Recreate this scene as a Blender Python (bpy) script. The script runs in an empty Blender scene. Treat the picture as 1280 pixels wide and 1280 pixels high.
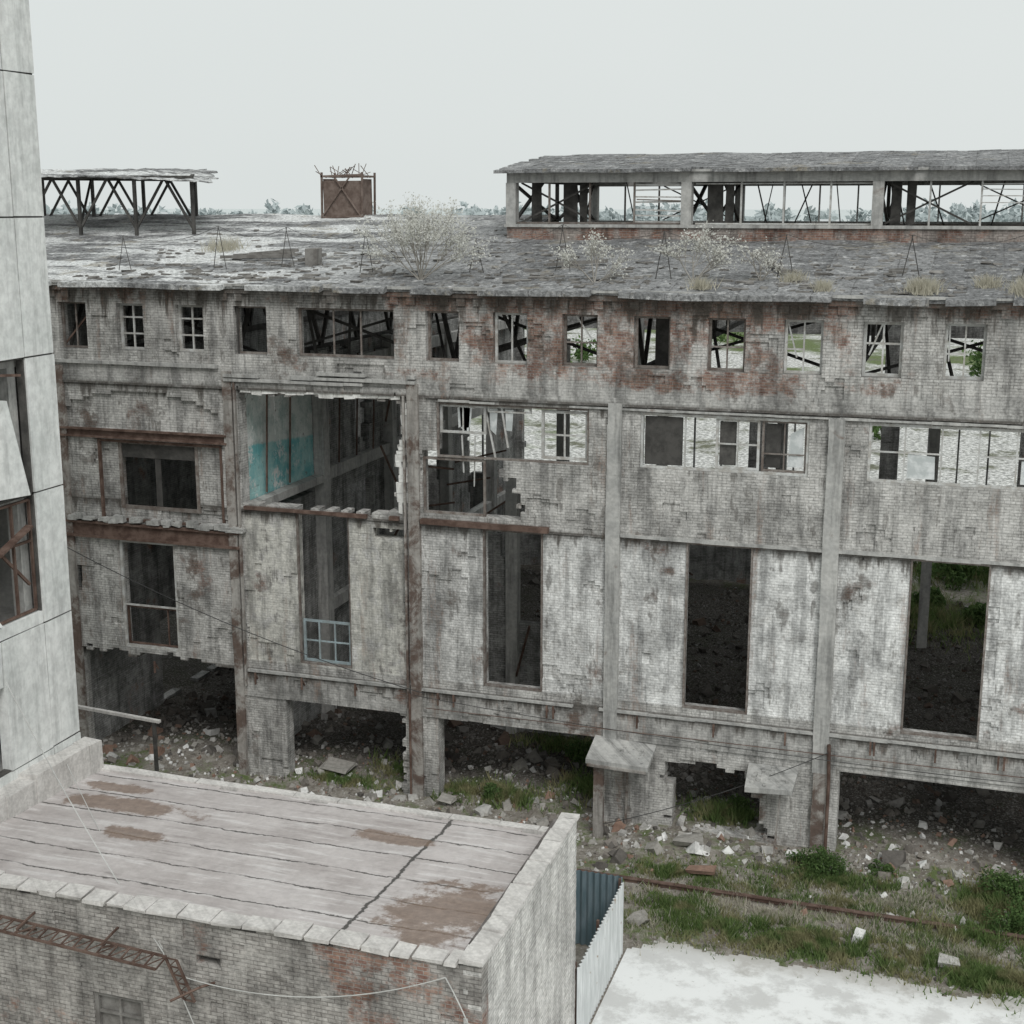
import bpy, math, random
import numpy as np
from mathutils import Vector, noise
random.seed(7); rng=np.random.default_rng(7)
R=math.radians
scene=bpy.context.scene
def nz(x,y,z=0.0): return noise.noise(Vector((x,y,z)))
def fbm(x,y,z=0.0,o=4):
    s=0;a=1.0;t=0
    for i in range(o):
        s+=a*noise.noise(Vector((x,y,z+i*7.3)));t+=a;a*=.5;x*=2;y*=2
    return s/t
# ------------------------------------------------------------ materials
class Mt:
    def __init__(s,name,rough=.92,spec=.15):
        s.m=bpy.data.materials.new(name);s.m.use_nodes=True;s.t=s.m.node_tree
        s.b=s.t.nodes['Principled BSDF'];s.b.inputs['Roughness'].default_value=rough
        s.b.inputs['Specular IOR Level'].default_value=spec
        s.tc=s.t.nodes.new('ShaderNodeTexCoord');s.P=s.tc.outputs['Object']
        sp=s.n('ShaderNodeSeparateXYZ',{0:s.P});s.x,s.y,s.z=sp.outputs
        s._rnd=None
    def n(s,ty,ins={},**kw):
        nd=s.t.nodes.new(ty)
        for k,v in kw.items(): setattr(nd,k,v)
        for k,v in ins.items():
            if hasattr(v,'is_output'): s.t.links.new(v,nd.inputs[k])
            else: nd.inputs[k].default_value=v
        return nd
    @property
    def rnd(s):
        if s._rnd is None: s._rnd=s.n('ShaderNodeNewGeometry').outputs['Random Per Island']
        return s._rnd
    def math(s,op,a,b=0.0,clamp=False):
        return s.n('ShaderNodeMath',{0:a,1:b},operation=op,use_clamp=clamp).outputs[0]
    def mul(s,a,b): return s.math('MULTIPLY',a,b)
    def vec(s,x,y,z=0.0): return s.n('ShaderNodeCombineXYZ',{0:x,1:y,2:z}).outputs[0]
    def noise(s,scale,detail=5,vec=None,rough=.6,dist=0.0):
        return s.n('ShaderNodeTexNoise',{'Vector':vec or s.P,'Scale':scale,'Detail':detail,'Roughness':rough,'Distortion':dist}).outputs[0]
    def mr(s,v,a,b,c=0.0,d=1.0,smooth=True):
        nd=s.n('ShaderNodeMapRange',{0:v,1:a,2:b,3:c,4:d})
        if smooth: nd.interpolation_type='SMOOTHSTEP'
        return nd.outputs[0]
    def mix(s,f,a,b,bt='MIX'):
        nd=s.t.nodes.new('ShaderNodeMix');nd.data_type='RGBA';nd.blend_type=bt;nd.clamp_factor=True
        for i,v in ((0,f),(6,a),(7,b)):
            if hasattr(v,'is_output'): s.t.links.new(v,nd.inputs[i])
            else:
                if i: v=tuple(v)+(1,) if len(v)==3 else v
                nd.inputs[i].default_value=v
        return nd.outputs[2]
    def gray(s,f): return s.n('ShaderNodeCombineColor',{0:f,1:f,2:f}).outputs[0]
    def band(s,v,a,b,w=.3): return s.mul(s.mr(v,a-w,a+w),s.mr(v,b-w,b+w,1.0,0.0))
    def done(s,col,bump=None,dist=.03,strength=.5):
        if hasattr(col,'is_output'): s.t.links.new(col,s.b.inputs['Base Color'])
        else: s.b.inputs['Base Color'].default_value=tuple(col)+(1,)
        if bump is not None:
            bn=s.n('ShaderNodeBump',{'Height':bump,'Distance':dist,'Strength':strength})
            s.t.links.new(bn.outputs[0],s.b.inputs['Normal'])
        return s.m
def masonry(name,p1=(.575,.565,.545),p2=(.46,.45,.43),facade=False,redthr=.60,dirt=1.0,rowh=.078,streak=1.0):
    m=Mt(name)
    u=m.math('ADD',m.x,m.y);v=m.vec(u,m.z)
    def br(c1,c2,mo):
        return m.n('ShaderNodeTexBrick',{'Vector':v,'Color1':c1+(1,),'Color2':c2+(1,),'Mortar':mo+(1,),'Scale':1.0,'Mortar Size':.010,'Mortar Smooth':.4,'Bias':0.0,'Brick Width':.26,'Row Height':rowh})
    bp=br(p1,p2,tuple(c*.68 for c in p2))
    bri=br((.19,.092,.07),(.33,.20,.15),(.33,.305,.28))
    lo=m.noise(.55,6,rough=.68); mid=m.noise(2.2,6,rough=.72);fine=m.noise(13,3)
    vs=m.vec(m.mul(u,1.7),m.mul(m.z,.16));st=m.noise(1.4,5,vec=vs,rough=.7)
    film=m.mul(m.mr(mid,.44,.62),.7)
    col=m.mix(film,bp.outputs['Color'],tuple(c*1.04 for c in p1))
    if facade:
        w=m.mul(m.band(m.z,3.85,8.6,.06),m.mr(m.x,-22,-6))
        w=m.mul(w,m.mr(mid,.28,.50))
        col=m.mix(m.mul(w,.85),col,m.mix(bp.outputs['Fac'],(.80,.805,.795),(.64,.64,.63)))
        pl=m.mul(m.band(m.z,3.85,8.5,.05),m.band(m.x,-20.8,-15.5,.08))
        col=m.mix(m.mul(pl,m.mr(mid,.62,.5)),col,m.mix(mid,(.50,.49,.45),(.68,.67,.63)))
        con=m.math('ADD',m.band(m.z,12.35,13.0,.05),m.band(m.z,2.55,3.55,.04),True)
        col=m.mix(m.mul(con,.6),col,(.43,.425,.41))
        red=m.mul(m.mr(m.z,12.4,13.2),m.band(m.x,-15.0,-2.5,2.6))
        thr=m.math('SUBTRACT',redthr,m.mul(red,.155))
        thr=m.math('SUBTRACT',thr,m.mul(m.mr(m.z,14.6,15.2),.11))
        rm=m.mr(m.math('SUBTRACT',lo,thr),-.05,.06)
        rm=m.mul(rm,m.mr(mid,.38,.54,.35,1.0))
    else:
        rm=m.mul(m.mr(lo,redthr-.03,redthr+.06),m.mr(mid,.36,.52))
    col=m.mix(m.mul(rm,.9),col,bri.outputs['Color'])
    g=m.mr(m.noise(.9,7,rough=.76,vec=m.n('ShaderNodeVectorMath',{0:m.P,1:(31,7,3)},operation='ADD').outputs[0]),.33,.60,.46,1.06)
    col=m.mix(.85*dirt,col,m.gray(g),'MULTIPLY')
    sf=m.mr(st,.37,.55,.48,1.05)
    col=m.mix(.8*streak,col,m.gray(sf),'MULTIPLY')
    if facade:
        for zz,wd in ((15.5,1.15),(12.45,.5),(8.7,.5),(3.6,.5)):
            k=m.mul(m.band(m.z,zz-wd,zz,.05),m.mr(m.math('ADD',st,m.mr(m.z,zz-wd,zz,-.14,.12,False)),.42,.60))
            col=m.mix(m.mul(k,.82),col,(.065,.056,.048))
        blk=m.mul(m.mr(m.math('MULTIPLY',lo,st),.275,.34),m.mr(mid,.4,.55))
        col=m.mix(m.mul(blk,.65),col,(.10,.092,.082))
        rs=m.mul(m.mr(m.noise(1.1,5,vec=m.vec(m.mul(u,1.9),m.mul(m.z,.22),4.0),rough=.7),.56,.68),m.mr(fine,.3,.6))
        col=m.mix(m.mul(rs,.55),col,(.21,.135,.10))
    col=m.mix(.6,col,m.gray(m.mr(fine,.3,.7,.68,1.22)),'MULTIPLY')
    h=m.math('ADD',m.mul(bp.outputs['Fac'],-.5),fine)
    return m.done(col,h,.02,.55)
def concrete(name,c1,c2,rust=.66,rc=(.16,.10,.075),sc=1.0,dark=.6):
    m=Mt(name);a=m.noise(1.3*sc,6,rough=.7);b=m.noise(9*sc,3)
    u=m.math('ADD',m.x,m.y)
    st=m.noise(1.5,5,vec=m.vec(m.mul(u,2.2),m.mul(m.z,.2)),rough=.7)
    c=m.mix(m.mr(a,.3,.7),c1,c2);c=m.mix(m.mul(m.mr(st,.45,.68),dark),c,tuple(x*.35 for x in c1))
    c=m.mix(m.mul(m.mr(m.noise(.8*sc,7,rough=.75,dist=.4),rust-.05,rust+.08),.85),c,rc)
    c=m.mix(.5,c,m.gray(m.mr(b,.3,.7,.75,1.2)),'MULTIPLY')
    return m.done(c,b,.01,.5)
WALL=masonry('whitewashed_brick',facade=True,redthr=.635)
INBR=masonry('interior_brick',(.42,.42,.41),(.28,.28,.27),redthr=.62)
GARF=masonry('garage_brick',(.46,.44,.415),(.33,.31,.29),redthr=.56,streak=.6)
GARS=masonry('garage_white_brick',(.72,.705,.68),(.60,.585,.56),redthr=.68,dirt=.6,streak=.6)
CONC=concrete('weathered_concrete',(.35,.35,.34),(.49,.485,.465),.66)
CONRUST=concrete('rust_stained_concrete',(.31,.29,.27),(.41,.395,.37),.50,(.10,.064,.05))
PANEL=concrete('panel_concrete',(.66,.68,.665),(.78,.79,.775),.74,(.34,.33,.27),.6,.35)
CAP=concrete('cap_slab_concrete',(.52,.50,.48),(.66,.64,.615),.75,(.25,.2,.17),1.5,.3)
def simple(name,c1,c2,sc=3,rough=.85,spec=.2,metal=0):
    m=Mt(name,rough,spec);a=m.noise(sc,5,rough=.7)
    m.b.inputs['Metallic'].default_value=metal
    c=m.mix(m.mr(a,.35,.65),c1,c2);c=m.mix(m.mul(m.rnd,.45),c,tuple(x*.55 for x in c1))
    return m.done(c)
RUST=simple('rusted_steel',(.095,.060,.048),(.20,.14,.115))
FRAMEG=simple('weathered_grey_brown_frame',(.15,.12,.105),(.30,.28,.26),5)
DARKST=simple('dark_weathered_steel',(.060,.058,.055),(.12,.115,.108))
FRAMEW=simple('peeling_white_frame',(.62,.63,.62),(.38,.36,.33),4)
FRAMEB=simple('pale_blue_frame',(.38,.47,.50),(.27,.30,.30),4)
WOOD=simple('grey_timber',(.28,.27,.255),(.15,.14,.13))
CABLE=simple('cable_white',(.60,.60,.58),(.5,.5,.48));CABLED=simple('cable_dark',(.06,.06,.06),(.08,.08,.08))
def roofmat():
    m=Mt('old_felt_roof',.8,.25)
    a=m.noise(.5,7,rough=.78,dist=.3);b=m.noise(2.4,7,rough=.78);f=m.noise(9,4,rough=.7)
    br=m.n('ShaderNodeTexBrick',{'Vector':m.vec(m.math('ADD',m.y,m.mul(a,.6)),m.math('ADD',m.x,m.mul(b,.25))),'Color1':(.17,.172,.175,1),'Color2':(.26,.262,.265,1),'Mortar':(.13,.13,.13,1),'Scale':1.0,'Mortar Size':.02,'Mortar Smooth':.6,'Brick Width':3.0,'Row Height':.95})
    c=br.outputs['Color']
    c=m.mix(m.mul(m.mr(b,.53,.64),.85),c,(.50,.50,.495))
    c=m.mix(m.mr(b,.46,.36),c,(.075,.074,.072))
    lf=m.mul(m.mr(m.x,-14.0,-22.0),m.mr(m.noise(.35,6,vec=m.vec(m.mul(m.x,.5),m.mul(m.y,1.8)),rough=.7),.46,.54))
    c=m.mix(m.mul(lf,.85),c,(.70,.71,.705))
    c=m.mix(m.mul(m.mr(a,.56,.66),.7),c,(.27,.24,.185))
    c=m.mix(.75,c,m.gray(m.mr(f,.35,.65,.5,1.4)),'MULTIPLY')
    return m.done(c,f,.06,.8)
ROOF=roofmat()
def garageroof():
    m=Mt('bitumen_felt_pink_grey',.85,.2)
    f=m.noise(6,6,rough=.75);b=m.noise(.6,5)
    c=m.mix(m.mr(b,.35,.65),(.42,.385,.375),(.54,.505,.495))
    sc=m.n('ShaderNodeTexNoise',{'Vector':m.vec(m.mul(m.x,.35),m.mul(m.y,3.0)),'Scale':1.5,'Detail':5.0,'Roughness':.7}).outputs[0]
    c=m.mix(m.mul(m.mr(sc,.52,.64),.6),c,(.68,.66,.65))
    c=m.mix(m.mul(m.mr(sc,.45,.33),.4),c,(.24,.215,.205))
    yy=m.math('ADD',m.y,m.mul(m.noise(.8,5,rough=.8),.34))
    fr=m.math('FRACT',m.math('DIVIDE',m.math('ADD',yy,50.0),.98))
    ln=m.mr(m.math('ABSOLUTE',m.math('SUBTRACT',fr,.5)),.016,.034,1,0)
    ln=m.mul(ln,m.mr(m.noise(1.6,4),.34,.52,.3,.95))
    xx=m.math('ADD',m.math('ADD',m.x,9.8),m.mul(m.noise(1.8,5,rough=.8),.30))
    ln2=m.mr(m.math('ABSOLUTE',m.math('SUBTRACT',xx,.15)),.025,.05,1,0)
    c=m.mix(m.math('ADD',ln,ln2,True),c,(.10,.095,.09))
    def stain(cx,cy,rx,ry):
        dx=m.math('DIVIDE',m.math('SUBTRACT',m.x,cx),rx);dy=m.math('DIVIDE',m.math('SUBTRACT',m.y,cy),ry)
        d=m.math('SQRT',m.math('ADD',m.mul(dx,dx),m.mul(dy,dy)))
        k=m.math('ADD',m.mul(m.math('SUBTRACT',f,.5),1.2),m.mul(m.math('SUBTRACT',b,.5),3.5))
        return m.mr(m.math('ADD',d,k),.70,1.05,1,0)
    for s_ in ((-8.4,-15.7,1.15,1.45),(-16.6,-12.96,1.6,.4),(-15.65,-14.3,.8,.3),(-17.6,-12.1,1.0,.26),(-10.4,-12.6,.8,.3)):
        c=m.mix(m.mul(stain(*s_),.78),c,m.mix(f,(.13,.09,.068),(.29,.21,.16)))
    c=m.mix(.5,c,m.gray(m.mr(f,.3,.7,.8,1.15)),'MULTIPLY')
    return m.done(c,f,.03,.4)
GROOF=garageroof()
def groundmat():
    m=Mt('rubble_soil',.95,.1)
    a=m.noise(.45,6,rough=.7);b=m.noise(3,6,rough=.75);f=m.noise(14,4,rough=.75)
    c=m.mix(m.mr(b,.35,.65),(.18,.16,.135),(.36,.335,.30))
    c=m.mix(m.mr(f,.58,.68),c,(.56,.55,.53))
    c=m.mix(m.mul(m.mr(a,.48,.58),m.mr(b,.40,.55)),c,(.13,.165,.07))
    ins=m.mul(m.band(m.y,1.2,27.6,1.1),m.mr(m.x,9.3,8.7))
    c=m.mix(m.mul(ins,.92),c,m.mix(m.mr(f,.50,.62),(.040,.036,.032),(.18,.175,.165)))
    far=m.mr(m.y,28.5,36)
    big=m.noise(.035,6,rough=.65);big2=m.noise(.2,6,rough=.75)
    thr=m.mr(m.y,60,130,.60,.49)
    gm=m.mr(m.math('SUBTRACT',big,thr),-.03,.05)
    fc=m.mix(gm,m.mix(m.mr(b,.42,.56),(.34,.34,.325),(.66,.66,.64)),(.14,.175,.08));fc=m.mix(m.mr(big2,.52,.64),fc,(.16,.165,.12))
    fc=m.mix(.6,fc,m.gray(m.mr(b,.35,.65,.5,1.35)),'MULTIPLY')
    c=m.mix(far,c,fc)
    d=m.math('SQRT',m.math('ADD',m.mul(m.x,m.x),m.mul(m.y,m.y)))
    c=m.mix(m.mr(d,150,1300,0,.95,False),c,(.56,.60,.60))  # distance haze painted into the ground colour, paler further out
    return m.done(c,f,.08,.7)
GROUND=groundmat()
def slabmat():
    m=Mt('bleached_concrete_slab',.85,.2)
    a=m.noise(.8,7,rough=.72);f=m.noise(7,4,rough=.7)
    c=m.mix(m.mr(a,.40,.56),(.62,.62,.61),(.84,.85,.845))
    e=m.mr(m.math('ADD',m.y,m.mul(m.math('SUBTRACT',a,.5),3.5)),-7.1,-6.2)
    c=m.mix(m.mul(e,.75),c,(.38,.36,.33))
    c=m.mix(m.mul(m.mr(f,.60,.72),.6),c,(.50,.49,.47))
    return m.done(c,f,.01,.3)
SLAB=slabmat()
def rubmat():
    m=Mt('rubble_pieces',.95,.1);r=m.rnd
    cr=m.n('ShaderNodeValToRGB',{0:r});cr.color_ramp.interpolation='CONSTANT';el=cr.color_ramp.elements
    cols=[(0,(.33,.315,.29)),(.25,(.22,.20,.18)),(.45,(.44,.43,.41)),(.64,(.27,.18,.14)),(.74,(.13,.12,.11)),(.9,(.70,.695,.68))]
    el[0].position=0;el[0].color=cols[0][1]+(1,);el[1].position=cols[1][0];el[1].color=cols[1][1]+(1,)
    for p,c in cols[2:]:
        e=el.new(p);e.color=c+(1,)
    c=m.mix(.5,cr.outputs[0],m.gray(m.mr(m.noise(8,4),.3,.7,.6,1.3)),'MULTIPLY')
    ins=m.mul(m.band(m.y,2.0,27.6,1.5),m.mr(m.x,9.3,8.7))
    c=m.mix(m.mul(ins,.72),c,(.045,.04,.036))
    return m.done(c)
RUB=rubmat()
def leafmat(name,c1,c2,c3=None,trans=.3):
    m=Mt(name,.8,.2);c=m.mix(m.rnd,c1,c2)
    if c3: c=m.mix(m.mr(m.noise(1.1,3),.45,.6),c,c3)
    m.done(c)
    tr=m.n('ShaderNodeBsdfTranslucent',{'Color':c});mx=m.n('ShaderNodeMixShader',{0:trans,1:m.b.outputs[0],2:tr.outputs[0]})
    out=[n for n in m.t.nodes if n.type=='OUTPUT_MATERIAL'][0];m.t.links.new(mx.outputs[0],out.inputs[0]);return m.m
GRASS=leafmat('grass_blades',(.080,.14,.042),(.19,.255,.095),(.27,.26,.14))
LEAF=leafmat('green_leaves',(.05,.10,.03),(.13,.20,.07))
PALEL=leafmat('pale_silvery_leaves',(.60,.60,.55),(.74,.74,.70),None,.4)
DRY=leafmat('dry_grass',(.40,.38,.31),(.56,.53,.44))
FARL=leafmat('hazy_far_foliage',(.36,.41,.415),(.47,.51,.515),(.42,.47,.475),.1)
BARK=simple('pale_bark',(.30,.28,.25),(.42,.40,.37))
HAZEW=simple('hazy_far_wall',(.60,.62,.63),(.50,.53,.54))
def interiorwall():
    m=Mt('teal_and_white_plaster');a=m.noise(1.2,7,rough=.72);b=m.noise(5,5,rough=.7)
    c=m.mix(m.mr(a,.35,.6),(.36,.45,.43),(.66,.70,.67))
    teal=m.mix(m.mr(a,.38,.6),(.16,.43,.45),(.38,.60,.59))
    k=m.math('ADD',m.z,m.math('ADD',m.mul(b,.15),m.mul(m.y,.08)))
    c=m.mix(m.mr(k,10.60,10.70,1,0),c,teal)
    c=m.mix(m.mr(m.math('ADD',m.noise(.9,7,rough=.8),m.mr(m.z,11.3,12.5,0,.12)),.54,.62),c,(.72,.73,.71))
    c=m.mix(m.mr(b,.60,.70),c,(.20,.19,.18));return m.done(c)
TEAL=interiorwall()
def corr():
    m=Mt('galvanised_sheet',.5,.4);a=m.noise(2,5,vec=m.vec(m.mul(m.math('ADD',m.x,m.y),3.),m.mul(m.z,.5)))
    c=m.mix(m.mr(a,.35,.7),(.50,.52,.52),(.66,.68,.68));c=m.mix(m.mr(m.noise(3,5),.62,.7),c,(.34,.28,.23));return m.done(c)
CORR=corr()
def corrb():
    m=Mt('blue_grey_sheet',.5,.4);a=m.noise(2,5,vec=m.vec(m.mul(m.x,3.),m.mul(m.z,.5)))
    return m.done(m.mix(m.mr(a,.35,.7),(.10,.15,.17),(.17,.22,.245)))
CORRB=corrb()
GLASS=Mt('dusty_glass',.35,.5);GLASS.done(GLASS.mix(GLASS.mr(GLASS.noise(3,5),.4,.6),(.46,.49,.49),(.66,.68,.68)));GLASS=GLASS.m
TAR=simple('tar',(.10,.09,.085),(.25,.23,.22))
# ------------------------------------------------------------ mesh accumulator
class Acc:
    def __init__(s): s.v=[];s.f=[]
    def quad(s,a,b,c,d):
        i=len(s.v);s.v+=[a,b,c,d];s.f.append((i,i+1,i+2,i+3))
    def tri(s,a,b,c):
        i=len(s.v);s.v+=[a,b,c];s.f.append((i,i+1,i+2))
    def hexa(s,p):
        i=len(s.v);s.v+=p
        for q in ((0,3,2,1),(4,5,6,7),(0,1,5,4),(1,2,6,5),(2,3,7,6),(3,0,4,7)): s.f.append(tuple(i+k for k in q))
    def box(s,x0,x1,y0,y1,z0,z1,j=0.0):
        J=lambda:random.uniform(-j,j) if j else 0
        s.hexa([(x+J(),y+J(),z+J()) for z in (z0,z1) for x,y in ((x0,y0),(x1,y0),(x1,y1),(x0,y1))])
    def beam(s,p,q,w,h=None):
        h=h or w;p=Vector(p);q=Vector(q);d=(q-p).normalized()
        up=Vector((0,0,1)) if abs(d.z)<.95 else Vector((0,1,0))
        a=d.cross(up).normalized()*w/2;b=d.cross(a).normalized()*h/2
        s.hexa([tuple(e+m*a+n*b) for e in (p,q) for m,n in ((-1,-1),(1,-1),(1,1),(-1,1))])
    def tube(s,p,q,r0,r1,n=5):
        p=Vector(p);q=Vector(q);d=(q-p)
        if d.length<1e-5: return
        d.normalize();up=Vector((0,0,1)) if abs(d.z)<.95 else Vector((0,1,0))
        a=d.cross(up).normalized();b=d.cross(a);i=len(s.v)
        for e,r in ((p,r0),(q,r1)):
            for k in range(n):
                t=2*math.pi*k/n;s.v.append(tuple(e+a*r*math.cos(t)+b*r*math.sin(t)))
        for k in range(n): s.f.append((i+k,i+(k+1)%n,i+n+(k+1)%n,i+n+k))
    def path(s,pts,r,n=5):
        for a,b in zip(pts[:-1],pts[1:]): s.tube(a,b,r,r,n)
    def make(s,name,mat,parent=None,smooth=False):
        if not s.v: return None
        me=bpy.data.meshes.new(name);me.from_pydata(s.v,[],s.f);me.materials.append(mat)
        if smooth: me.polygons.foreach_set('use_smooth',[True]*len(me.polygons))
        me.update();o=bpy.data.objects.new(name,me);scene.collection.objects.link(o)
        if parent: o.parent=parent
        return o
def empty(name):
    o=bpy.data.objects.new(name,None);scene.collection.objects.link(o);o.empty_display_size=.5;return o
def lines(a,b,step,extra,tol=.05):
    ex=sorted(set(round(e,4) for e in extra if a<e<b)|{a,b})
    n=int(round((b-a)/step));reg=[a+(b-a)*i/n for i in range(n+1)]
    out=list(ex)+[r for r in reg if min(abs(r-e) for e in ex)>tol]
    return sorted(out)
def grid(acc,us,vs,solid,front,back,tr):
    nu,nv=len(us)-1,len(vs)-1;S={};Fd={}
    for i in range(nu):
        u=(us[i]+us[i+1])/2
        for j in range(nv):
            v=(vs[j]+vs[j+1])/2;S[i,j]=solid(u,v)
            if S[i,j]: Fd[i,j]=front(u,v)
    for i in range(nu):
        for j in range(nv):
            if not S[i,j]: continue
            a,b,c,d=us[i],us[i+1],vs[j],vs[j+1];f=Fd[i,j];bk=back
            acc.quad(tr(a,c,f),tr(b,c,f),tr(b,d,f),tr(a,d,f))
            acc.quad(tr(a,c,bk),tr(a,d,bk),tr(b,d,bk),tr(b,c,bk))
            for di,dj,e in ((-1,0,((a,c),(a,d))),(1,0,((b,d),(b,c))),(0,-1,((b,c),(a,c))),(0,1,((a,d),(b,d)))):
                k=(i+di,j+dj)
                t=bk if not S.get(k,False) else Fd[k]
                if t>f+1e-5: acc.quad(tr(*e[0],f),tr(*e[1],f),tr(*e[1],t),tr(*e[0],t))
# ------------------------------------------------------------ factory
fac=empty('abandoned_factory_building')
XL,XR=-39.0,9.0
tops=[(-26.96,-25.94),(-24.86,-23.93),(-22.82,-21.87),(-20.84,-19.75),(-18.79,-15.69)]+[(-14.71+2.02*i,-13.70+2.02*i) for i in range(11)]
op=[(a,b,13.42,14.85) for a,b in tops]
op+=[(-25.17,-22.33,8.40,10.60),(-25.30,-23.25,3.82,7.40),
 (-20.8,-15.95,8.85,12.2),(-19.05,-17.28,3.88,8.68),
 (-14.42,-9.87,10.65,12.25),(-14.88,-12.6,8.95,10.65),(-13.02,-11.2,3.82,8.62),
 (-8.41,-3.83,10.68,12.22),(-7.05,-5.2,3.82,8.66),
 (-2.31,2.3,10.66,12.22),(-1.05,.97,3.76,8.66),
 (-19.57,-15.7,-1,2.68),(-14.46,-9.40,-1,2.66),(-2.6,2.6,-1,2.48),(-27.0,-21.2,-1,3.5),
 (4.9,6.9,3.8,8.66),(3.6,8.3,10.66,12.22),(3.4,8.6,-1,2.48)]
us=lines(XL,XR,.25,[a for o in op for a in o[:2]]+[-16+.12*i for i in range(8)]+[-12.9+.13*i for i in range(10)]);vs=lines(-.6,15.45,.11,[a for o in op for a in o[2:]],.03)
def fsolid(x,z):
    r=fbm(x*1.7,z*1.7,3.1)+.4*nz(x*6,z*7,9)
    for a,b,c,d in op:
        if a<x<b and c<z<d:
            return False
    if -16.0<x<-15.52+r*.65 and 8.9<z<12.1: return False
    if -20.9<x<-15.6 and 12.0<z<12.30+r*.4: return False
    if -20.9<x<-15.6 and 8.7<z<8.86 and r>.1: return False
    if -14.9<x<-12.15+r*.9+.2*(10-z) and 8.93<z<10.8: return False
    if -27<x<-21.2 and 3.3<z<3.62+r*.35 and not(-22<x): return False
    if -22<x<-21.2 and 2.9<z+r*.3<3.6: return r<.1
    if -7.4+r*.6<x<-5.2+r*.6+.35*(2.2-z) and .15<z<2.2+r*.4: return False
    if -16.4+r*.1<x<-15.45 and 8.05<z<8.38+r*.2: return False
    if -27.4<x<-26.75+r*.3 and 5.6<z<6.4+r*.3: return False
    if -16.05<x<-15.6+r*.3 and z<2.6: return False
    if -9.75+r*.4<x<-9.4 and z<2.6: return False
    if -2.65<x<-2.45+r*.3 and z<2.4: return False
    if z>15.3 and r>.32: return False
    return True
def fdepth(x,z):
    d=.012*random.random()
    s=fbm(x*.55,z*.8,20)
    if s>.24: d+=.05
    if s>.36: d+=.05
    if -25.82<x<-21.45 and 8.0<z<10.62: d+=.13
    if -27.1<x<-21.5 and 10.95<z<11.2+.95*max(0,1-((x+24.3)/2.9)**2)**.5: d+=.10
    if 3.85<z<8.6 and x>-21: d+=.05
    if 15.2<z: d-=.09
    elif 15.05<z<15.2 and int((x+60)/.25)%2: d-=.06
    if 12.42<z<12.58 and nz(x*.9,4)>-.35: d-=.07
    if 2.66<z<3.5: d-=.04
    return d
w=Acc();grid(w,us,vs,fsolid,fdepth,.5,lambda u,v,t:(u,t,v));w.make('front_wall',WALL,fac)
L=Acc();LR=Acc()
def ledge(acc,x0,x1,z0,z1,proud,gap=.1,step=1.1):
    x=x0
    while x<x1:
        n=min(x1,x+random.uniform(.5,1.4)*step)
        if random.random()>gap: acc.box(x,n-.004,-proud-random.uniform(0,.015),.02,z0+random.uniform(-.012,.012),z1+random.uniform(-.012,.012))
        x=n
ledge(L,-27.4,-21.4,12.98,13.08,.10,.05);ledge(L,-15.0,9,3.50,3.56,.10,.08);ledge(L,-20.8,-15.4,3.5,3.57,.10,.1)
ledge(L,-8.9,9,8.68,8.77,.09,.05);ledge(LR,-14.9,-11.0,8.66,8.80,.16,.0);ledge(LR,-20.7,-15.6,8.70,8.80,.12,.12)
ledge(L,-14.9,9,12.27,12.33,.07,.12)
ledge(L,-39,9,15.44,15.52,.16,.05)
for z in (12.62,12.75,12.9): ledge(L,-21.2,-15.0,z,z+.09,.14+.05*(z-12.6),.25)
LR.box(-27.3,-21.2,-.14,.0,10.66,10.72);LR.box(-27.3,-21.2,-.14,-.02,10.90,10.96);LR.box(-27.25,-21.3,-.04,.05,10.722,10.898)
LR.box(-27.3,-20.9,-.16,.02,7.42,7.50);LR.box(-27.3,-20.9,-.15,.02,7.88,7.95);LR.box(-27.2,-21.0,-.05,.05,7.502,7.878)
for i in range(40):
    x=random.uniform(-27,-21);z=random.choice([8.02,7.96,8.0]);L.box(x,x+random.uniform(.15,.4),-.2,0,z,z+random.uniform(.05,.2),.02)
L.make('concrete_ledges',CONC,fac);LR.make('rusty_channel_beams',RUST,fac)
C=Acc();CR=Acc()
def col(acc,x,w_,z0,z1,pr):
    z=z0
    while z<z1:
        n=min(z1,z+random.uniform(.5,1.3));e=random.uniform(-.02,.02)
        acc.box(x-w_/2+e,x+w_/2+e*.4,-pr-random.uniform(0,.012),.06,z,n+.002)
        z=n
col(C,-9.12,.40,2.62,12.45,.09);col(C,-3.12,.42,2.4,12.3,.13)
col(CR,-15.12,.34,-.4,12.75,.10);col(CR,-21.12,.30,-.4,12.9,.09);col(CR,-3.12,.36,-.4,2.4,.15);col(CR,-27.1,.4,0,12.9,.08);col(C,2.9,.42,0,12.3,.13)
CR.box(-15.42,-15.36,-.13,0,2.6,12.4);CR.box(-20.9,-20.85,-.12,0,3,12.6)
C.make('concrete_pilasters',CONC,fac);CR.make('rusty_pilasters',CONRUST,fac)
Pp=Acc();Pp.tube((-2.86,-.22,.1),(-2.86,-.22,2.3),.05,.05,8);Pp.tube((-2.86,-.22,2.3),(-2.9,-.2,3.3),.05,.05,8)
Pp.tube((-15.3,-.2,0),(-15.3,-.2,3.4),.04,.04,8)
for x in (-20.5,-18.9,-17.1,-14.4,-13.9,-11.0,-10.8,-8.3,-6.1,-4.1,-1.8,-1.7,-.1,1.5,1.65,-24.1):
    Pp.box(x-.025,x+.025,-.2,-.15,3.12,3.5);Pp.beam((x,-.17,3.45),(x,.02,3.2),.04)
Pp.box(-14.8,2.5,-.185,-.165,2.98,3.0);Pp.make('pipe_brackets',RUST,fac)
FW=Acc();FR=Acc();FG=Acc();FB=Acc();GL=Acc();DK=Acc()
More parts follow.
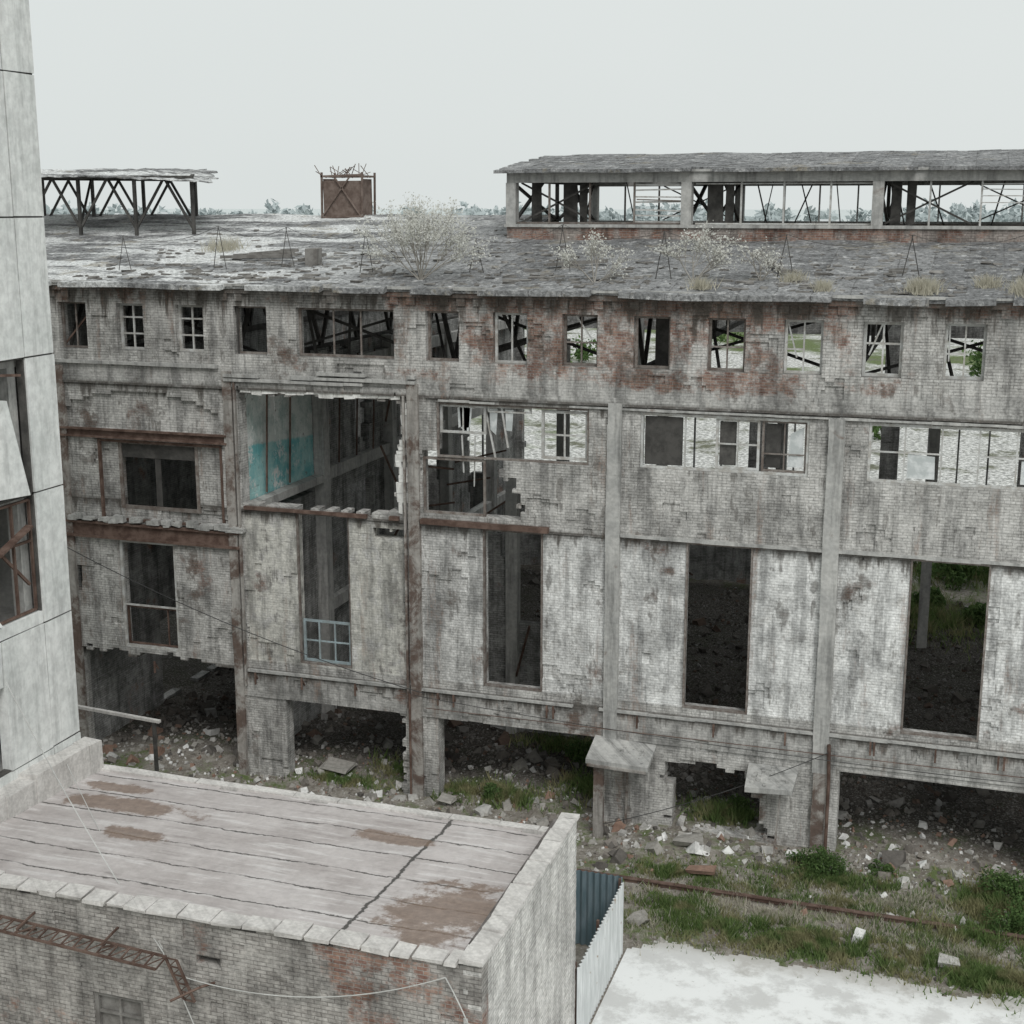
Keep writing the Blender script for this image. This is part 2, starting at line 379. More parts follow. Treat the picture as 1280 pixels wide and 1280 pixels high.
def frame(acc,x0,x1,z0,z1,y=.2,t=.06,vx=(),hz=(),d=.07,miss=0.0,inset=.004):
    x0+=inset;x1-=inset;z0+=inset;z1-=inset
    acc.box(x0,x0+t,y,y+d,z0,z1);acc.box(x1-t,x1,y,y+d,z0,z1)
    acc.box(x0+t,x1-t,y+.003,y+d-.003,z0,z0+t);acc.box(x0+t,x1-t,y+.003,y+d-.003,z1-t,z1)
    xs=[x0+t]+[x0+(x1-x0)*v for v in vx]+[x1-t];s=t*.6
    for v in xs[1:-1]: acc.box(v-s/2,v+s/2,y+.008,y+d-.012,z0+t,z1-t)
    for h in hz:
        for a,b in zip(xs[:-1],xs[1:]):
            if random.random()>miss: 
                hh=z0+(z1-z0)*h;acc.box(a,b,y+.012,y+d-.016,hh-s/2,hh+s/2)
for i,(a,b) in enumerate(tops):
    z0,z1=13.42,14.85
    if i==0: frame(FG,a,b,z0,z1,vx=(.5,));FR.beam((a,.3,z0+.1),(b,.4,z1-.2),.05)
    elif i in (1,2): frame(FW,a,b,z0,z1,vx=(.5,),hz=(.35,.7),t=.08)
    elif i==3: frame(FG,a,b,z0,z1);DK.box(a+.06,a+.1,.1,.14,z0,z1)
    elif i==4: frame(FG,a,b,z0,z1,vx=(.36,.64),t=.07)
    elif i==6: frame(FW,a,b,z0,z1,vx=(.5,),hz=(.5,),t=.07,miss=.3)
    elif i in (5,8): frame(FG,a,b,z0,z1,t=.07)
    elif i==11: frame(FW,a,b,z0,z1,vx=(.5,),hz=(.6,),t=.08)
    else: frame(FG if i%2 else FW,a,b,z0,z1,vx=(.5,),hz=(.45,),t=.07,miss=.4)
    if i>6 and random.random()<.7:
        FW.beam((a+random.uniform(0,.9),.22,z1-.05),(a+random.uniform(0,.9),.25,z0+random.uniform(.1,.8)),.04)
frame(FG,-25.17,-22.33,8.4,10.6,t=.11,y=.12);DK.box(-25.05,-22.45,.16,.2,10.05,10.48)
DK.box(-23.9,-23.7,.18,.22,8.5,10.05);frame(FR,-25.82,-21.42,8.02,10.62,t=.08,y=-.02,d=.1)
frame(FW,-25.3,-23.25,3.82,7.4,t=.09,hz=(.40,),y=.05);frame(FR,-25.2,-23.35,3.92,5.2,t=.05,vx=(.8,),y=.14)
frame(FG,-19.05,-17.28,3.88,8.68,t=.06,y=.1);frame(FB,-18.97,-17.36,3.95,5.3,t=.07,y=.2,vx=(.33,.66),hz=(.5,))
frame(FG,-14.42,-9.87,10.65,12.25,t=.06,y=.05)
frame(FW,-14.36,-12.95,11.35,12.19,t=.07,y=.16,vx=(.5,),hz=());frame(FW,-12.9,-11.6,12.0,12.19,t=.05,y=.16)
frame(FW,-11.3,-9.93,10.75,12.15,t=.08,y=.15,vx=(.5,),hz=(.5,));FW.beam((-13.0,.25,12.1),(-12.7,.3,10.6),.05);FW.beam((-12.5,.2,12.2),(-12.3,.2,11.0),.05)
FW.beam((-13.7,.2,11.3),(-13.65,.2,10.2),.04);FW.beam((-13.3,.2,11.3),(-13.35,.25,9.8),.03)
for k in range(7):
    x=-14.2+random.random()*2;GL.quad((x,.19,12.1),(x+.25,.19,12.1),(x+.2,.19,11.7-random.random()*.4),(x+.03,.19,11.5))
frame(FG,-14.88,-12.95,8.95,10.63,t=.07,y=.1)
frame(FW,-8.41,-3.83,10.68,12.22,t=.07,y=.05,vx=(.27,));DK.box(-8.3,-7.25,.12,.16,10.78,12.12)
frame(FW,-6.35,-5.15,10.75,12.15,t=.07,y=.14,vx=(.5,),hz=(.5,));frame(FG,-5.1,-3.9,10.75,12.15,t=.06,y=.14,vx=(.5,),hz=(.35,))
DK.box(-6.25,-5.8,.24,.27,10.85,12.05);DK.box(-5.0,-4.6,.24,.27,10.85,12.05)
GL.quad((-4.4,.18,10.9),(-4.0,.18,10.9),(-4.0,.18,12.0),(-4.35,.18,11.8))
frame(FW,-2.31,2.3,10.66,12.22,t=.07,y=.05,vx=(.2,.4,.6,.8),hz=(.52,),miss=.3)
GL.quad((-1.3,.09,10.8),(-.6,.09,10.8),(-.62,.09,11.4),(-1.3,.09,11.45));GL.quad((1.5,.09,10.8),(2.2,.09,10.8),(2.2,.09,11.4),(1.5,.09,11.4))
for a,b,c,d in ((-13.02,-11.2,3.82,8.62),(-7.05,-5.2,3.82,8.66),(-1.05,.97,3.76,8.66)): frame(FG,a,b,c,d,t=.05,y=.02,d=.16)
frame(FW,3.6,8.3,10.66,12.22,t=.07,y=.05,vx=(.25,.5,.75),hz=(.5,))
FG.make('grey_window_frames',FRAMEG,fac);FW.make('white_window_frames',FRAMEW,fac);FR.make('rusty_window_frames',RUST,fac);FB.make('blue_window_frame',FRAMEB,fac);GL.make('broken_glass',GLASS,fac);DK.make('dark_sheet_panels',DARKST,fac)
# broken plaster reveal at the big opening
rv=Acc();z=8.9
while z<12.1:
    n=z+random.uniform(.1,.35);a=-15.52+.65*(fbm(-15.7*1.7,z*1.7,3.1))
    rv.box(a-.02,a+random.uniform(.10,.30),-.03,.05,z,n-.01,.02);z=n
x=-20.7
while x<-15.7:
    n=x+random.uniform(.2,.6);rv.box(x,n-.01,-.02,.05,12.22+random.uniform(0,.1),12.38,.02);x=n
rv.make('broken_plaster_reveal',concrete('white_plaster',(.70,.69,.66),(.80,.80,.78),.7),fac)
Cn=Acc();CnR=Acc()
Cn.hexa([(-9.55,-1.15,2.28),(-7.75,-1.15,2.22),(-7.75,.02,2.48),(-9.55,.02,2.58),(-9.55,-1.15,2.42),(-7.75,-1.15,2.36),(-7.75,.02,2.62),(-9.55,.02,2.74)])
Cn.hexa([(-5.05,-1.0,1.95),(-3.75,-1.0,2.02),(-3.7,.02,2.3),(-5.1,.02,2.3),(-5.05,-1.0,2.1),(-3.75,-1.0,2.16),(-3.7,.02,2.42),(-5.1,.02,2.42)])
for i in range(50):
    if i%2: a=random.uniform(-9.5,-7.9);b=random.uniform(-1.1,-.1);z=2.66+.27*b
    else: a=random.uniform(-5,-3.9);b=random.uniform(-.95,-.1);z=2.4+.28*b
    s=random.uniform(.03,.12);Cn.box(a,a+s,b,b+s,z-.02,z+s*.6,.02)
CnR.box(-9.35,-9.08,-1.0,-.78,-.2,2.3);CnR.beam((-9.5,-1.17,2.26),(-7.8,-1.17,2.22),.07);CnR.beam((-8.6,-.1,.1),(-8.55,-.1,2.3),.06);CnR.beam((-4.2,-.9,.0),(-4.1,-.6,2.1),.05)
Cn.make('entrance_canopies',CONC,fac);CnR.make('canopy_posts',CONRUST,fac)
# ---- roof
def rz(y): 
    return 15.55+min(y,28-y)*.133
def rtr(u,v,t):
    return (u,v,rz(v)+.07*nz(u*.35,v*.35)-t)
def rsolid(x,y):
    if -14.9<x and 8.75<y<19.25: return False
    r=fbm(x*.8,y*.8,5)
    if y<-.25 and r>.2: return False
    if y>14.6:
        if r>-.08 or (x>-21 and x<-9 and r>-.5): return False  # holes added in the unseen back slope to let daylight inside
    if x>-3 and 3<y<8 and r>.45: return False
    return True
Ra=Acc();grid(Ra,lines(XL,XR,.4,[-14.9]),lines(-.42,28.4,.3,[8.75,19.25,14.0]),rsolid,lambda u,v:(.025*random.random()),.16,rtr);Ra.make('main_roof',ROOF,fac)
Rl=Acc()
for i in range(620):
    x=random.uniform(-27,5);y=abs(random.gauss(0,4))
    if x>-15 and y>8.2: continue
    if y>13: continue
    s=random.uniform(.04,.22);z=rz(y)+.07*nz(x*.35,y*.35)
    Rl.box(x,x+s*random.uniform(.5,2.5),y,y+s,z-.02,z+s*.22,.03)
for (x,y,l,a) in ((-23.2,3.6,2.4,.1),(-22.5,4.2,1.6,.5),(-22.9,3.9,2.0,.25),(-20.2,3.2,1.1,1.2),(-12,3,1.8,.4),(-5.,2.5,1.4,2.)):
    z=rz(y)+.1;Rl.beam((x,y,z),(x+l*math.cos(a),y+l*math.sin(a),rz(y+l*math.sin(a))+.12),.16,.1)
Rl.box(-19.9,-19.5,3.0,3.4,15.9,16.45,.02)
Rl.make('roof_debris',WOOD,fac)
Rp=Acc()
px=[-25.5,-22.4,-20.3,-17.2,-13.9,-11.4,-8.2,-4.9,-1.6,1.4]
for i,x in enumerate(px):
    y=1.6+.5*(i%3);z=rz(y);h=.95+.4*random.random()
    Rp.tube((x-.22,y,z),(x,y,z+h),.014,.011,4);Rp.tube((x+.22,y,z),(x+random.uniform(-.05,.05),y,z+h),.014,.011,4)
    if i: 
        q=(x,y,z+h);n=8
        pts=[tuple(Vector(pq).lerp(Vector(q),k/n)-Vector((0,0,.3*4*(k/n)*(1-k/n)))) for k in range(n+1)];Rp.path(pts,.008,3)
    pq=(x,y,z+h)
Rp.make('roof_wire_posts',DARKST,fac)
Tr=Acc()
for k in range(-6,3):
    X=-3.12+6*k
    if X<XL: continue
    Tr.beam((X,.5,13.0),(X,27.5,13.0),.16,.2)
    Tr.beam((X,.5,15.25),(X,14,17.1),.16,.2);Tr.beam((X,14,17.1),(X,27.5,15.25),.16,.2)
    for i in range(10):
        y=.5+i*3;yn=min(27.5,y+1.5)
        if y>27: break
        Tr.beam((X,y,13),(X,yn,rz(yn)-.35),.11)
        if i<9: Tr.beam((X,yn,rz(yn)-.35),(X,min(27.5,y+3),13),.11)
for y in (1.8,5,8.6,19.4,23,26.5): 
    Tr.beam((XL,y,rz(y)-.3),(XR,y,rz(y)-.3),.14,.18)
for k in range(-5,2):
    X=-3.12+6*k;Tr.beam((X,2.2,13.1),(X+6,2.9,14.9),.08);Tr.beam((X,2.9,15),(X+6,2.2,13.2),.08)
    for m in range(3): 
        a=X+random.uniform(0,5);Tr.beam((a,random.uniform(.9,3),13),(a+random.uniform(-1.5,1.5),random.uniform(.9,4),15.3),.07)
for x in (-13.9,-9.9,-8.3,-5.8): Tr.box(x,x+.55,1.2,1.25,13.2,14.9)
Tr.make('roof_trusses',DARKST,fac)
bop=[]
for k in range(-6,2):
    c=-0.1+6*k
    bop+=[(c-2.6,c+2.6,9.3,12.0),(c-2.6,c+2.6,4.6 if c<-3 else -1,8.3)]
def bs(x,z):
    r=fbm(x,z,33)*.5
    for a,b,c,d in bop:
        if a+r*.3<x<b and c+r<z<d: return False
    return True
W=Acc();grid(W,lines(XL,XR,.4,[q for o in bop for q in o[:2]]),lines(-.6,15.3,.3,[q for o in bop for q in o[2:]]),bs,lambda u,v:28.0+.03*random.random(),28.4,lambda u,v,t:(u,t,v))
for k in range(-6,2):
    c=-0.1+6*k
    for q in (-1.3,0,1.3):
        if random.random()<.6: W.box(c+q-.04,c+q+.04,28.1,28.2,4.6,8.3)
W.make('back_wall',INBR,fac)
def cross(X,name,holes,ymin=.5,ymax=28,zmax=13,th=.35,mat=INBR):
    a=Acc()
    def so(y,z):
        r=fbm(y*1.2,z*1.2,X)*.6
        if z>zmax-abs(r): return False
        for h in holes:
            if h[0]+r*.4<y<h[1]+r*.4 and h[2]+r*.4<z<h[3]: return False
        return True
    grid(a,lines(ymin,ymax,.3,[]),lines(-.5,zmax,.2,[]),so,lambda u,v:0.02*random.random(),th,lambda u,v,t:(X+th/2-t,u,v));a.make(name,mat,fac)
cross(-21.15,'cross_wall',[(8.2,10.4,3.9,7.8),(15,18,1,8),(21,25,4,9),(8.8,10.2,9.3,11.5),(13.5,17,9,12.2)],5.3)
cross(-21.145,'teal_room_wall',[(0,6,-2,8.3)],.51,5.29,12.8,.4,TEAL)
cross(-21.15,'room_lower_wall',[],.51,5.29,8.2,.34,INBR)
cross(-27.3,'gable_wall',[(5,9,0,3)],.5,28,15)
cross(9.2,'end_wall',[(4,9,4,8),(13,18,0,8)],.5,28,15)
In=Acc();IR=Acc()
for y in (5.4,11.4,17.4,23.4):
    In.box(-21.0,-20.6,y,y+.45,-.3,13);In.box(-14.2,-13.8,y+.3,y+.7,-.3,13 if y>10 else 9)
for z in (4.0,8.7,12.3): In.box(-20.98,-20.7,5.9,27.8,z-.2,z+.22)
In.box(-20.93,-20.55,.6,5.2,8.55,8.80)
for y in (1.6,3.2,7,8.5,10,13,15): IR.beam((-20.8,y,8.9),(-20.75,y+.2,12.6),.05)
for i in range(16):
    x=random.uniform(-20,-10);y=random.uniform(2,14);z=random.uniform(3,11)
    IR.beam((x,y,z),(x+random.uniform(-2,2),y+random.uniform(-1,4),z+random.uniform(-4,1.5)),.06)
for k in (-12,-7,-1,4): In.box(k-.2,k+.2,20,20.4,0,9.5)
In.make('interior_columns',CONC,fac);IR.make('hanging_rebar_and_pipes',RUST,fac)
pw=Acc();grid(pw,lines(-15,-11.8,.25,[]),lines(-.5,8,.15,[]),lambda x,z: z<7.5+2*fbm(x,z,2)-(x+15)*1.2 and not(-14<x<-13 and 4<z<6),lambda u,v:6+.03*random.random(),6.3,lambda u,v,t:(u,t,v));pw.make('interior_partition',INBR,fac)
# ---- roof lantern
MB=Acc();MC=Acc();MR=Acc();MW=Acc();MT=Acc()
for Y in (8.6,19.4):
    MB.box(-15.05,XR,Y-.15,Y+.15,16.4,17.05);MC.box(-15.12,XR,Y-.22,Y+.2,17.05,17.15)
    MC.box(-15.05,XR,Y-.16,Y+.16,18.5,18.82);MC.box(-15.1,XR,Y-.24,Y+.1,18.822,18.9)
    for X in (-14.9,-8.95,-2.95,3.05,8.8):
        MC.box(X-.17,X+.17,Y-.19,Y+.19,17.152,18.498)
MB.make('lantern_brick_kerb',masonry('kerb_brick',(.40,.36,.33),(.30,.26,.24),redthr=.46),fac)
for X in (-14.9,-8.95,-2.95,3.05):
    MT.beam((X,8.8,18.6),(X,19.2,18.6),.12,.16);MT.beam((X,8.8,17.2),(X,14,19.3),.1);MT.beam((X,19.2,17.2),(X,14,19.3),.1);MT.beam((X,14,16.5),(X,14,19.4),.12)
    MT.beam((X,8.7,18.5),(X,14,17.2),.09);MT.beam((X,19.2,18.5),(X,14,17.2),.09)
for X in (-14.9,-2.95):
    MT.beam((X+.2,9.0,17.2),(X+2.8,9.0,18.5),.06);MT.beam((X+.2,9.0,18.5),(X+2.8,9.0,17.2),.06)
    MT.beam((X+3,18.9,17.2),(X+5.8,18.9,18.5),.05);MT.beam((X+3,18.9,18.5),(X+5.8,18.9,17.2),.05)
for X,wd in ((-14.4,.35),(-13.3,.5),(-12.7,.25),(-8.4,.5),(-7.8,.25),(-2.6,.3),(-2.1,.25)):
    MT.box(X,X+wd,9.2,9.25,17.15,18.5,.03)
for i in range(16):
    X=random.uniform(-14,6);Y=random.choice([random.uniform(9,12),random.uniform(15,19)])
    MT.beam((X,Y,17.0),(X+random.uniform(-.8,.8),Y+.5,18.8),.035)
for X in (-13.6,-12.2,-10.7,-7.2,-5.85,-4.4,-1.4,.1,1.6): 
    acc_=MW if X>-8 else MR
    acc_.box(X-.03,X+.03,8.56,8.64,17.15,18.5)
    if random.random()<.6: acc_.box(X-.03,X+.03,19.36,19.44,17.15,18.5)
for z in (17.25,17.45,17.62,17.85,18.05,18.25,18.4): 
    MW.beam((-10.65,8.55,z+random.uniform(-.02,.02)),(-9.15,8.55,z+random.uniform(-.04,.04)),.05)
    if z>17.8: MW.beam((.1,8.56,z),(2.8,8.56,z+random.uniform(-.05,.05)),.03)
for X0,X1 in ((-7.2,-5.85),(-5.85,-4.4),(-8.7,-7.2),(-4.4,-3.1)): MW.box(X0+.03,X1-.03,8.57,8.62,17.16,17.21);MW.box(X0+.03,X1-.03,8.57,8.62,18.42,18.46)
MR.beam((-9,8.5,17.9),(-10.6,8.5,17.95),.04);MR.box(-14.7,-9.15,8.5,8.54,17.16,17.22)
MC.make('lantern_frame',CONC,fac);MR.make('lantern_mullions',FRAMEG,fac);MW.make('lantern_white_mullions',FRAMEW,fac);MT.make('lantern_trusses',DARKST,fac)
def mtr(u,v,t): return (u,v,18.93+min(v-8.1,19.9-v)*.112+.05*nz(u*.5,v*.5,3)-t)
mr=Acc();grid(mr,lines(-15.4,XR,.35,[]),lines(8.1,19.9,.3,[14.0]),lambda x,y:not((y<8.4 and fbm(x*1.5,y,8)>.25)or(y>14.5 and fbm(x*.5,y*.5,3)>.2) or (x<-15.1 and nz(x*3,y*2)>.1)),lambda u,v:.02*random.random(),.12,mtr);mr.make('lantern_roof',ROOF,fac)
# ---- ruined lantern
D=Acc();DR=Acc()
def xe(y): return -27.1-(y-8.6)*.56
for Y in (8.6,13.6):
    xs=[xe(Y)-2.4*i for i in range(5)]
    for X in xs: D.beam((X,Y,16.4),(X,Y,18.80),.11)
    for i,X in enumerate(xs[:-1]):
        m_=X-1.2
        D.beam((X,Y,16.9),(m_,Y+.1,18.75),.08);D.beam((m_,Y+.1,18.75),(X-2.4,Y,16.9),.08)
    D.beam((xe(Y),Y,18.75),(-39,Y,18.85),.12)
for X in (-27.1,-31.9,-36.7):
    D.beam((X,8.6,18.75),(X-2.8,13.6,19.0),.12);D.beam((X,8.6,17.0),(X-2.8,13.6,18.9),.08)
def dtr(u,v,t): return (u,v,18.88+.06*(v-8.6)+.08*nz(u*.9,v*.9,3)+.02*math.sin(u*9)-.14*max(0,(u+31)/3)-t)
grid(DR,lines(-39,-26.0,.2,[]),lines(7.9,14.4,.3,[]),lambda x,y:not(fbm(x*.7,y*.7,12)>.25 or x>xe(y)+.7+nz(y*1.3,2)*.6),lambda u,v:.01*random.random(),.05,dtr)
D.make('ruined_lantern_trusses',DARKST,fac);DR.make('ruined_lantern_roof',ROOF,fac)
vb=Acc();x0,x1,y0_,y1=-24.2,-22.5,13.3,14.5
for a,b in ((x0,y0_),(x1,y0_),(x0,y1),(x1,y1)): vb.beam((a,b,17.0),(a+.03,b,19.0),.07)
for z in (17.3,18.85):
    vb.beam((x0,y0_,z),(x1,y0_,z+.05),.07);vb.beam((x1,y0_,z),(x1,y1,z),.07);vb.beam((x0,y1,z),(x1,y1,z),.07);vb.beam((x0,y0_,z),(x0,y1,z),.07)
vb.box(x0+.05,x1-.05,y0_+.06,y0_+.09,17.2,18.65,.05);vb.box(x1-.09,x1-.06,y0_+.1,y1-.1,17.2,18.75,.03);vb.box(x0+.05,x0+.08,y0_+.1,y1-.1,17.2,18.75,.02)
vb.beam((x0,y0_-.04,17.3),(x1-.5,y0_-.04,18.8),.05);vb.beam((x1,y0_-.04,17.3),(x0+.6,y0_-.04,18.8),.05)
for i in range(22): 
    a=random.uniform(x0,x1);b=y0_+random.random();vb.beam((a,b,18.8),(a+random.uniform(-.7,.7),b+random.uniform(-.2,.4),18.95+random.random()*.4),.022)
vb.make('rusty_roof_vent',simple('rusted_brown_sheet',(.13,.095,.08),(.24,.19,.165)))
# ------------------------------------------------------------ panel tower (foreground left)
tw=empty('concrete_panel_tower');TX=-19.0;TY=-11.24
pn=Acc();seams=[0.0,2.93,5.85,8.77,11.69,14.62,17.54,20.46,23.39,26.3]
def pan(y0,y1,z0,z1,off=0.0,acc=pn):
    g=.017;off+=random.uniform(-.018,.018)
    acc.box(TX-.25+off,TX+off,y0+g,y1-g,z0+g,z1-g,.010)
for i in range(len(seams)-1):
    z0,z1=seams[i],seams[i+1]
    pan(-12.27,TY,z0,z1)
    for j,(a,b) in enumerate(((-14.85,-12.27),(-17.43,-14.85),(-20.0,-17.43),(-22.6,-20.0))):
        if i==2:
            if j==0: pan(-13.73,-12.27,z0,z1);pan(-14.85,-13.73,z0+1.9,z1)
            else: pan(a,b,z0,z0+.35)
        elif i==3: pan(a,b,z0,z0+.3)
        elif i==4: 
            if j>0: pan(a,b,z0,z1-.7)
        elif i==6 and j==0: pan(a,-13.13,z0,z1-.45);pan(-13.13,b,z0,z1)
        else: pan(a,b,z0,z1)
pn.hexa([(TX+.02,-14.7,11.86),(TX+.10,-12.53,11.71),(TX-.08,-12.53,11.71),(TX-.17,-14.7,11.86),(TX+.26,-14.85,14.1),(TX+.04,-13.0,13.8),(TX-.13,-13.0,13.8),(TX+.08,-14.85,14.1)])
pn.hexa([(TX+.08,-14.6,9.15),(TX+.08,-13.73,9.11),(TX-.04,-13.73,9.11),(TX-.04,-14.6,9.15),(TX-.17,-14.5,9.97),(TX-.26,-13.9,9.71),(TX-.34,-13.9,9.71),(TX-.30,-14.5,9.97)])
pn.make('facade_panels',PANEL,tw)
tb=Acc()
tb.box(-30,TX-.27,TY-.22,TY,0,26.2);tb.box(-30,TX-.27,-22.6,-22.4,0,26.2);tb.box(-30,-29.7,-22.4,TY-.22,0,26.2)
for z in seams[1:]: tb.box(-29.7,TX-.26,-22.4,TY-.23,z-.2,z-.02)
for y in (-12.4,-14.95,-17.5,-20.1): tb.box(TX-.55,TX-.27,y-.13,y+.13,0,26)
tb.make('frame_and_floors',CONC,tw)
tj=Acc()
for z in seams[1:]: tj.box(TX-.2,TX-.035,-22.4,TY-.03,z-.03,z+.03)
tj.box(TX-.2,TX-.035,-12.30,-12.24,.2,26);tj.make('seam_joints',DARKST,tw)
tf=Acc()
def yframe(y0,y1,z0,z1,n,hz,keep=1.0):
    x=TX-.14;t=.06
    for k in range(n+1):
        y=y0+(y1-y0)*k/n
        if k in (0,n) or random.random()<keep: tf.box(x,x+t,y-.026,y+.026,z0,z1)
    for z in (z0,z1)+tuple(hz): tf.box(x+.003,x+t-.003,y0,y1,z-.026,z+.026)
yframe(-14.77,-12.36,9.11,11.56,4,(10.66,),.6);tf.beam((TX-.05,-12.45,11.0),(TX+.02,-14.7,10.23),.18,.05);tf.beam((TX-.1,-12.53,9.71),(TX-.3,-14.0,11.35),.06)
tf.beam((TX-.05,-12.45,14.27),(TX,-14.7,14.49),.14,.05)
tf.make('rusted_window_frames',RUST,tw)
tp=Acc();y=-17.3
while y<-11.2:
    n=y+random.uniform(.45,1.0);tp.box(TX+.03,TX+.48,y,min(n,-11.12)-.01,4.6,5.69+random.uniform(-.05,.05),.02);y=n
tp.make('base_plinth',CAP,tw)
# ------------------------------------------------------------ brick annex (flat roof, foreground)
ga=empty('brick_annex_building');GX=-7.05;GF=-17.26;GB=-11.24
def gz_roof(y): return 5.345-(y-GF)*.068
gr=Acc();grid(gr,lines(-18.95,-7.36,.45,[]),lines(-17.0,-11.03,.3,[]),lambda u,v:not(v>-11.2 and nz(u*2,v)>.25),lambda u,v:0,.12,lambda u,v,t:(u,v,gz_roof(v)+.03*nz(u*.7,v*.7)-t));gr.make('felt_roof',GROOF,ga,True)
gw=Acc();gop=(-14.75,-13.67,2.40,3.44)
grid(gw,lines(-18.95,GX,.25,gop[:2]),lines(-.5,5.31,.09,gop[2:]),lambda x,z:not(gop[0]<x<gop[1] and gop[2]<z<gop[3]) and not(z>5.18 and nz(x*2.5,z*3)>.3) and not(-12.56<x<-12.04 and 4.42<z<4.6),lambda u,v:GF+.014*random.random()+(.04 if fbm(u*.7,v,4)>.2 else 0),GF+.35,lambda u,v,t:(u,t,v))
gw.make('front_wall',GARF,ga)
g2=Acc();grid(g2,lines(GF+.01,GB,.25,[]),lines(-.5,5.38,.09,[]),lambda y,z:True,lambda u,v:.01*random.random(),.33,lambda u,v,t:(GX-t,u,v));g2.box(-18.95,-7.4,GB-.25,GB,-.4,4.80);g2.make('side_wall',GARS,ga)
cp=Acc();x=-18.95
while x<-7.5:
    n=min(-7.44,x+random.uniform(.36,.70));cp.box(x,n-random.uniform(.02,.05),GF-.09+random.uniform(-.03,.02),GF+.33+random.uniform(-.05,.05),5.312,5.37+random.uniform(-.012,.03),.017);x=n
y=GF-.09
while y<GB-.02:
    n=min(GB+.06,y+random.uniform(.38,.65));cp.box(-7.40+random.uniform(-.03,.03),-7.0+random.uniform(-.02,.02),y,n-.025,5.385,5.455+random.uniform(-.015,.03),.016);y=n
x=-18.95
while x<-7.5:
    n=min(-7.48,x+random.uniform(.8,1.4));cp.box(x,n-.01,GB,GB+.24+random.uniform(-.02,.02),gz_roof(GB)-.06,gz_roof(GB)+.045,.012);x=n
cp.make('parapet_caps',CAP,ga)
tar=Acc();tar.box(-7.50,-7.40,GF+.35,GB-.1,4.9,5.36,.02);tar.make('tar_flashing',TAR,ga)
gf=Acc();frame(gf,gop[0],gop[1],gop[2],gop[3],t=.08,y=GF+.05,vx=(.5,),hz=(.6,));gf.box(gop[0]+.04,gop[1]-.08,GF+.14,GF+.16,gop[2],gop[3]-.04);gf.make('side_window',WOOD,ga)
ld=Acc()
def ladder(p,q,wv,n,r=.025):
    p=Vector(p);q=Vector(q);wv=Vector(wv)
    ld.beam(p,q,r*1.6);ld.beam(p+wv,q+wv,r*1.6)
    for k in range(n+1):
        a=p.lerp(q,k/n);ld.beam(a,a+wv,r)
        if k<n: ld.beam(a+wv,p.lerp(q,(k+1)/n),r*.7)
ladder((-18.95,-17.45,4.92),(-12.99,-17.45,4.57),(0,-.36,-.05),24)
ladder((-12.99,-17.48,4.57),(-12.68,-17.45,3.78),(.28,-.09,.05),5)
for x in (-17.6,-15.9,-14.1): ld.beam((x,GF,4.51),(x,-17.78,4.74),.035);ld.beam((x,GF,4.86),(x,-17.80,4.80),.035)
ld.path([(-12.8,-17.7,3.87),(-12.3,-17.5,4.12),(-12.13,-17.28,4.12)],.026)
ld.make('rusty_steel_ladder',RUST)
fe=empty('corrugated_fence')
def corrug(p,q,z0,z1,mat,name,amp=.03,per=.16):
    a=Acc();p=Vector(p);q=Vector(q);L_=(q-p).length;d=(q-p)/L_;nrm=Vector((-d.y,d.x,0));n=int(L_/(per/6));pr=None
    for i in range(n+1):
        s=i*L_/n;sheet=int(s/1.05);e=p+d*s+nrm*(amp*math.sin(s/per*2*math.pi)+.01*(sheet%2));zt=z1+.06*nz(sheet*3.7,1);zb=z0+.02*(sheet%2)
        cur=((e.x,e.y,zb),(e.x,e.y,zt))
        if pr: a.quad(pr[0],cur[0],cur[1],pr[1])
        pr=cur
    a.make(name,mat,fe,True)
corrug((-7.02,-7.05,0),(-7.02,-11.2,0),0.02,1.92,CORR,'side_sheets');corrug((-12.0,-7.0,0),(-7.05,-7.0,0),.02,2.0,CORRB,'end_sheets')
fp=Acc()
for y in (-7.1,-9.2,-11.1): fp.box(-7.12,-7.06,y-.03,y+.03,-.2,2.0)
fp.beam((-7.09,-7.1,1.5),(-7.09,-11.1,1.5),.04);fp.make('posts',RUST,fe)
gp=empty('metal_rail_frame');a=Acc();a.beam((-21.75,-4.0,-.2),(-21.75,-4.0,3.15),.09);a.beam((-25.2,-4.0,-.2),(-25.2,-4,3.2),.09);a.make('posts',DARKST,gp)
a=Acc();a.beam((-25.4,-4.0,3.35),(-21.55,-4.0,3.15),.12,.08);a.make('top_rail',CAP,gp)
# ------------------------------------------------------------ ground
def gz(x,y):
    if y<-6.0: a=0.0
    else: a=min(1,(y+6.0)/3)
    h=a*(.14*fbm(x*.35,y*.35,1)+.10*fbm(x*1.4,y*1.4,2))
    if -20<x<9 and y>0 and y<28: h+=.28*max(0,fbm(x*.3,y*.25,6)+.1)
    for cx,cy,r,hh in ((-12.5,2.5,2.8,.45),(-18.5,3.0,2.5,.5),(-7.0,-.8,1.6,.25),(-1,3,3.5,.35),(-6,12,4,.6),(-12,14,3,.9),(-17,12,3,.7),(-24,1.5,2.5,.3)):
        d=((x-cx)**2+(y-cy)**2)/r**2
        if d<4: h+=hh*math.exp(-d*1.5)
    return h
def axis(a,b,s):
    c=list(np.arange(a,b+1e-6,s));st=s;lo=a;hi=b;L0=[];H0=[]
    while lo>-4500: st*=1.35;lo-=st;L0.append(lo);hi+=st;H0.append(hi)
    return [float(q) for q in L0[::-1]+c+H0]
gx=axis(-30,9,.28);gy=axis(-16,34,.28);V=[(x,y,gz(x,y) if abs(x)<200 and abs(y)<200 else 0) for y in gy for x in gx];nx=len(gx)
